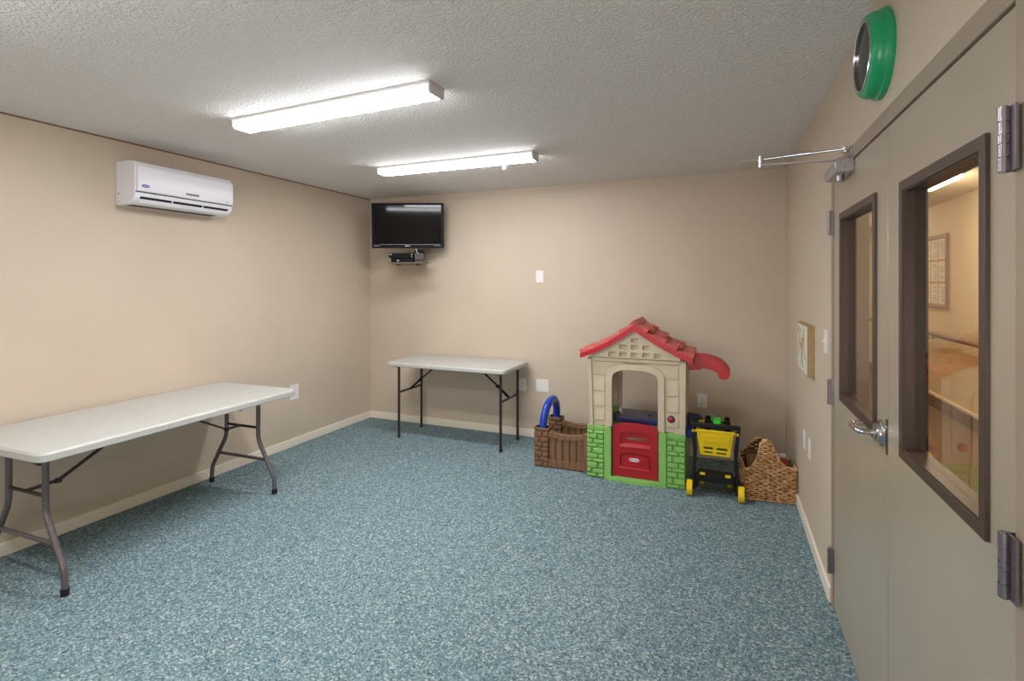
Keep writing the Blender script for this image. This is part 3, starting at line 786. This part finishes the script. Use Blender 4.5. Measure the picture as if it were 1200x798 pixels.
# fence
def stone_post(mb, x0, x1, y0, y1, z1, seed):
    q = random.Random(seed)
    mb.box(x0+.006, x1-.006, y0+.006, y1-.006, 0, z1)
    z = .004; row = 0
    while z < z1-.03:
        h = q.uniform(.036, .046)
        w = x1-x0; c = x0+w*(.38 if row % 2 else .6)+q.uniform(-.006, .006)
        for (a, b) in ((x0, c-.002), (c+.002, x1)):
            mb.hexa([(a, y0+.008, z+.002), (b, y0+.008, z+.002), (b, y0+.008, z+h-.002), (a, y0+.008, z+h-.002), (a+.006, y0-.004, z+.007), (b-.006, y0-.004, z+.007), (b-.006, y0-.004, z+h-.007), (a+.006, y0-.004, z+h-.007)])
        cy = y0+(y1-y0)*(.6 if row % 2 else .4)
        for s, xx in ((-1, x0), (1, x1)):
            for (a, b) in ((y0, cy-.002), (cy+.002, y1)):
                mb.hexa([(xx-s*.008, a, z+.002), (xx-s*.008, b, z+.002), (xx-s*.008, b, z+h-.002), (xx-s*.008, a, z+h-.002), (xx+s*.002, a+.006, z+.007), (xx+s*.002, b-.006, z+.007), (xx+s*.002, b-.006, z+h-.007), (xx+s*.002, a+.006, z+h-.007)])
        z += h; row += 1
    mb.box(x0-.002, x1+.002, y0-.002, y1+.002, z1-.02, z1)
for yf, seed in ((.055, 3), (.42, 8)):
    fn = MB(); stone_post(fn, px(-1.442), px(-1.318), yf-.01, yf+.075, .318, seed)
    FN = fn.build('gate_post', m_brown, ph, bev=.003, label='brown moulded brick post')
    pn = MB()
    x0, x1 = px(-1.318), px(-.978)
    pn.box(x0-.005, x1, yf+.016, yf+.034, .01, .262)
    npl = 5; wv = (x1-.045-x0)/npl
    for i in range(npl):
        a = x0+i*wv+.003; b = a+wv-.006
        pn.hexa([(a, yf+.018, .062), (b, yf+.018, .062), (b-.002, yf+.006, .062), (a+.002, yf+.006, .062), (a+(.004 if i % 2 else 0), yf+.018, .25), (b-(.003 if i % 2 else 0), yf+.018, .25), (b-.004, yf+.006, .25), (a+.004, yf+.006, .25)])
    pn.box(x0, x1-.04, yf-.004, yf+.036, .008, .064)
    # sagging top rail
    nn_ = 10; tp = [(x0+(x1-.04-x0)*i/nn_, .292-.018*math.sin(PI*i/nn_)) for i in range(nn_+1)]
    pn.plate(tp + [(p[0], p[1]-.038) for p in tp[::-1]], 'y', yf-.006, yf+.040)
    pn.box(x1-.045, x1-.002, yf-.008, yf+.042, 0, .302)
    pn.box(x1-.095, x1-.055, yf-.0075, yf, .010, .030)
    pn.build('picket_panel', m_plank, ph, bev=.003)
# blue arch between the gate posts
ya, yb = .088, .452; yc = (ya+yb)/2; rr_ = (yb-ya)/2
path = [(px(-1.375), ya, .316)] + [(px(-1.375)+.012*math.sin(R(a)), yc-rr_*math.cos(R(a)), .340+.163*math.sin(R(a))) for a in range(0, 181, 10)] + [(px(-1.375), yb, .316)]
MB().tube(path, .037, 14, flat=(.85, 1.0)).build('arch', m_blue, ph, smooth=True, label='glossy blue arch')

# ------------------------------------------------------------------ toy shopping cart
cartx, carty = -.055, 3.84
tc = thing('toy_shopping_cart', 'black toy shopping cart with yellow basket and yellow wheels beside the playhouse', 'toy cart', (cartx, carty, 0))
def cxp(x): return x-cartx
for s in (-1, 1):
    def q(v): return s*v
    pf = [(q(.160), .50), (q(.142), .50-.0), (q(.120), .33), (q(.122), .24), (q(.140), .05), (q(.166), .05), (q(.150), .20), (q(.146), .30)]
    MB().plate(pf, 'y', .0, .035).build('side_frame', m_toyblack, tc, bev=.003)
    MB().plate([(.03, .05), (.22, .05), (.24, .09), (.06, .15), (.03, .16)], 'x', min(q(.118), q(.134)), max(q(.118), q(.134))).build('lower_frame', m_toyblack, tc, bev=.003)
    w = MB().lathe([(.0, 0), (.050, 0), (.054, .003), (.054, .037), (.050, .040), (0, .040)], (q(.167)-.020, .0, .054), (1, 0, 0), 32).build('wheel', m_yellow, tc, smooth=True)
    w2 = MB().lathe([(0, 0), (.036, 0), (.040, .004), (.040, .026), (.036, .030), (0, .030)], (q(.095)-.015, .235, .040), (1, 0, 0), 28).build('wheel', m_yellow, tc, smooth=True)
    MB().cyl((q(.14)-.012, .0, .054), (1, 0, 0), .012, .024, 12).build('axle_hub', m_toyblack, w)
    MB().box(min(q(.105), q(.122)), max(q(.105), q(.122)), .2, .24, .03, .10).build('caster_fork', m_toyblack, w2)
hb = MB().box(-.163, .163, -.006, .038, .488, .512)
for k in range(7): hb.box(-.13+k*.04-.006, -.13+k*.04+.006, -.010, .040, .486, .514)
hb.build('handle_bar', m_toyblack, tc, bev=.003)
MB().box(-.120, .120, .03, .215, .105, .125).box(-.125, .125, .005, .035, .105, .155).build('lower_shelf', m_toyblack, tc, bev=.004)
for q in (-.10, .065): MB().box(q, q+.035, -.001, .03, .154, .164).build('yellow_clip', m_yellow, tc, bev=.001)
# yellow basket: tapered open box with slots in the near wall
bk = MB()
def wallp(T, W, zt0, zb0):
    pass
front = [(-.098, .292), (.098, .292), (.120, .468), (-.120, .468)]
fh = [[(-.075, .335), (-.012, .335), (-.012, .350), (-.075, .350)], [(.010, .335), (.078, .335), (.078, .350), (.010, .350)],
      [(-.07, .306), (-.015, .306), (-.015, .318), (-.07, .318)], [(.010, .306), (.070, .306), (.070, .318), (.010, .318)]]
fr = MB().plate(front, 'y', -.004, .004, holes=fh)
fr.plate([(-.07, .385), (.092, .385), (.098, .435), (-.076, .435)], 'y', -.012, -.003)
for v_ in fr.bm.verts: v_.co.y += -.02*((v_.co.z-.292)/.176) + .02
bk.add(fr)
bk.hexa([(-.100, .02, .288), (.100, .02, .288), (.085, .24, .300), (-.085, .24, .300), (-.100, .02, .296), (.100, .02, .296), (.085, .24, .308), (-.085, .24, .308)])
for s in (-1, 1):
    bk.hexa([(s*.100, .02, .29), (s*.092, .02, .29), (s*.078, .24, .30), (s*.086, .24, .30), (s*.122, .0, .468), (s*.114, .0, .468), (s*.104, .26, .468), (s*.112, .26, .468)])
bk.hexa([(-.086, .24, .30), (.086, .24, .30), (.086, .234, .30), (-.086, .234, .30), (-.112, .262, .468), (.112, .262, .468), (.112, .254, .468), (-.112, .254, .468)])
bk.box(-.126, .126, -.008, .006, .460, .474); bk.box(-.118, .118, .250, .266, .460, .474)
for s in (-1, 1): bk.hexa([(s*.126, -.006, .462), (s*.112, -.006, .462), (s*.104, .264, .462), (s*.118, .264, .462), (s*.126, -.006, .474), (s*.112, -.006, .474), (s*.104, .264, .474), (s*.118, .264, .474)])
bk.build('basket', m_yellow, tc, bev=.002)
MB().cyl((-.150, .012, .455), (1, 0, 0), .008, .3, 12).build('basket_pin', m_yellow, tc, smooth=True)
for q in (-.145, .145): MB().tube([(q, .015, .466), (q, -.008, .455)], .008, 10).build('pin_knob', m_yellow, tc, smooth=True)

# toy tractor lying in the cart basket
tt = thing('toy_tractor', 'bright green toy vehicle with black wheels lying in the yellow cart basket', 'toy vehicle', (-.042, 3.985, .440))
MB().box(-.028, .028, -.09, .09, .030, .048).plate([(-.085, .048), (.085, .048), (.075, .075), (.02, .085), (-.06, .08)], 'x', -.024, .024).build('body', m_lime, tt, bev=.006)
for q in (-.036, .030): MB().box(q, q+.006, .03, .06, .045, .094).build('exhaust', m_lime, tt, bev=.002)
for s in (-1, 1):
    for yy in (-.055, .06):
        w = MB().lathe([(0, 0), (.036, 0), (.042, .006), (.042, .030), (.036, .036), (0, .036)], (s*.066-.018, yy, .0425), (1, 0, 0), 24).build('wheel', m_black, tt, smooth=True)
        MB().cyl((s*.066-.020, yy, .0425), (1, 0, 0), .012, .040, 14).build('wheel_hub', m_slate, w, smooth=True)
    MB().cyl((-.05, -.055 if s < 0 else .06, .0425), (1, 0, 0), .006, .10, 10).build('axle', m_black, tt, smooth=True)
MB().plate([(-.07, -.131), (.07, -.131), (.085, .03), (-.085, .03)], 'x', -.032, .032).build('undercarriage', m_lime, tt, bev=.006)

# ------------------------------------------------------------------ wicker basket
wk = thing('wicker_basket', 'woven wicker basket with a peaked front, in the back-right corner', 'basket', (.138, 3.918, 0), R(6))
BW, BD = .320, .20
def rim_front(u):      # height of front panel at u in 0..1
    pts = [(0, .205), (.08, .215), (.17, .245), (.25, .30), (.30, .385), (.36, .420), (.46, .420), (.54, .385), (.62, .325), (.72, .270), (.82, .243), (1, .235)]
    for (a, za), (b, zb) in zip(pts, pts[1:]):
        if a <= u <= b: t = (u-a)/(b-a); t = t*t*(3-2*t); return za+(zb-za)*t
    return pts[-1][1]
def rim_back(u):
    return .235+.14*math.exp(-((u-.38)/.30)**2)
def col(u): return u
STR = MB(); 
def strands(mb, P0, P1, rim, out, waves, seedk):
    P0, P1 = Vector(P0), Vector(P1); L = (P1-P0).length; row = 0; z = .008
    q = random.Random(seedk)
    while z < .43:
        n = int(waves*6)
        run = []
        for i in range(n+1):
            u = i/n
            if rim(u) > z+.004:
                ph_ = PI*row
                off = .006*math.sin(u*waves*PI+ph_)
                zz = z+q.uniform(-.0012, .0012)
                run.append(P0.lerp(P1, u)+Vector(out)*(off+.004)+Vector((0, 0, zz)))
            else:
                if len(run) > 3: mb.tube(run, .0062, 8)
                run = []
        if len(run) > 3: mb.tube(run, .0062, 8)
        z += .0145; row += 1
    rp = [P0.lerp(P1, i/24)+Vector(out)*.002+Vector((0, 0, rim(i/24))) for i in range(25)]
    # twisted rim
    for k in range(2):
        tw_ = []
        for i in range(97):
            f = i/96; f0 = min(int(f*24), 23); b_ = rp[f0].lerp(rp[f0+1], f*24-f0); a = f*60+k*PI
            tw_.append(b_+Vector(out)*math.cos(a)*.004+Vector((0, 0, math.sin(a)*.004)))
        mb.tube(tw_, .0055, 6)
    bp = [P0.lerp(P1, i/30)+Vector(out)*(.007+.003*(i % 2))+Vector((0, 0, .007)) for i in range(31)]
    mb.tube(bp, .0065, 6)
strands(STR, (0, 0, 0), (BW, 0, 0), rim_front, (0, -1, 0), 11, 1)
strands(STR, (0, BD, 0), (BW, BD, 0), rim_back, (0, 1, 0), 11, 2)
side = lambda u: .205+.03*u
sideR = lambda u: .235
strands(STR, (0, 0, 0), (0, BD, 0), lambda u: .205+.03*u, (-1, 0, 0), 7, 3)
strands(STR, (BW, 0, 0), (BW, BD, 0), lambda u: .235, (1, 0, 0), 7, 4)
STR.build('woven_strands', m_wicker, wk, smooth=True)
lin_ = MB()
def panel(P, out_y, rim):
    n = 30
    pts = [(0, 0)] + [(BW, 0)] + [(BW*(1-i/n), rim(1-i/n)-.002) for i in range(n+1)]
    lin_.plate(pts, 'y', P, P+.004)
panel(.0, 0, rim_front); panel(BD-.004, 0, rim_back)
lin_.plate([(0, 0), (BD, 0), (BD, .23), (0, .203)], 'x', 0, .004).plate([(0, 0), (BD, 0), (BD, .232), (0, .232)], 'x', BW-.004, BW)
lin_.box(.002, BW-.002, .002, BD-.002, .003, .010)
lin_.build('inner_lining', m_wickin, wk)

# contents of the basket
bx, by = .138, 3.918; cb, sb = math.cos(R(6)), math.sin(R(6))
def inb(u, w): return (bx+u*cb-w*sb, by+u*sb+w*cb)
def book(u, w, z, tilt, L, Hh, T, rgb, label, rzz=0):
    x, y = inb(u, w)
    t = thing('book', label, 'book', (x, y, z), R(6)+rzz, 'things in the wicker basket'); t.rotation_euler = (tilt, 0, R(6)+rzz)
    cov = mottled('cover', rgb, .5, .2, 30)
    MB().box(0, L, 0, .003, 0, Hh).box(0, L, T-.003, T, 0, Hh).box(0, .003, 0, T, 0, Hh).build('cover', cov, t, bev=.001)
    MB().box(.003, L-.004, .003, T-.003, .004, Hh-.004).build('pages', m_paper, t)
    return t
book(.20, .045, .0105, R(-4), .085, .272, .02, (150, 52, 44), 'reddish book standing at the right of the wicker basket', 0)
book(.19, .082, .0105, R(-4), .085, .292, .018, (196, 190, 196), 'pale book behind the reddish one in the wicker basket', 0)
book(.19, .120, .0105, R(-3), .085, .275, .022, (64, 44, 40), 'dark brown book at the back of the wicker basket', 0)
book(.03, .10, .0105, R(-6), .15, .262, .022, (150, 112, 72), 'tan book standing at the left of the wicker basket', 0)
book(.035, .145, .0105, R(-4), .15, .285, .018, (98, 66, 44), 'brown book standing behind the tan one in the wicker basket', 0)
tx, ty = inb(.315, .09)
tg = thing('leafy_toy', 'small green leafy plastic toy at the right end of the wicker basket', 'toy', (tx-.012, ty, .0105), 0, 'things in the wicker basket')
lf2 = MB()
for k in range(9):
    a = k*2.4; lx_ = .008*math.cos(a); ly_ = .03*math.sin(a); hh = .235+.045*random.random()
    lf2.tube(smoothpath([(0, 0, .17), (lx_*.5, ly_*.5, .22), (lx_, ly_, hh)], 4), [.004, .005, .007, .009, .010, .010, .008, .005, .001], 6, flat=(.4, 1))
lf2.build('leaf', mat('leaf_green', (60, 120, 56), .5), tg, smooth=True)
MB().cyl((0, 0, 0), (0, 0, 1), .014, .18, 14).build('stem', mat('stem_green', (50, 84, 50), .5), tg, smooth=True)

# added soft fill light, unseen behind the camera, aimed up to brighten the ceiling
ld = bpy.data.lights.new('fill_light', 'AREA'); ld.shape = 'RECTANGLE'; ld.size = 1.4; ld.size_y = .9; ld.energy = 42; ld.color = (1, .97, .93)
lo = bpy.data.objects.new('fill_light', ld); C.objects.link(lo); lo.location = (-.6, -1.7, 1.0)
lo.rotation_euler = Vector((-.22, .60, .76)).to_track_quat('-Z', 'Y').to_euler()
# ------------------------------------------------------------------ camera, world, view
cam = bpy.data.cameras.new('camera'); co = bpy.data.objects.new('camera', cam); C.objects.link(co)
cam.lens = 18.0; cam.sensor_width = 36; cam.clip_start = .01
co.location = (0, 0, 1.5); co.rotation_euler = (R(90), 0, math.atan(248/600))
cam.shift_y = -67/1200
sc = bpy.context.scene; sc.camera = co
w = bpy.data.worlds.new('world'); sc.world = w; w.use_nodes = True
w.node_tree.nodes['Background'].inputs[0].default_value = (.5, .5, .5, 1)
w.node_tree.nodes['Background'].inputs[1].default_value = .3
vs = sc.view_settings
vs.view_transform = 'Standard'; vs.look = 'None'; vs.gamma = 1; vs.exposure = .2; vs.use_curve_mapping = False
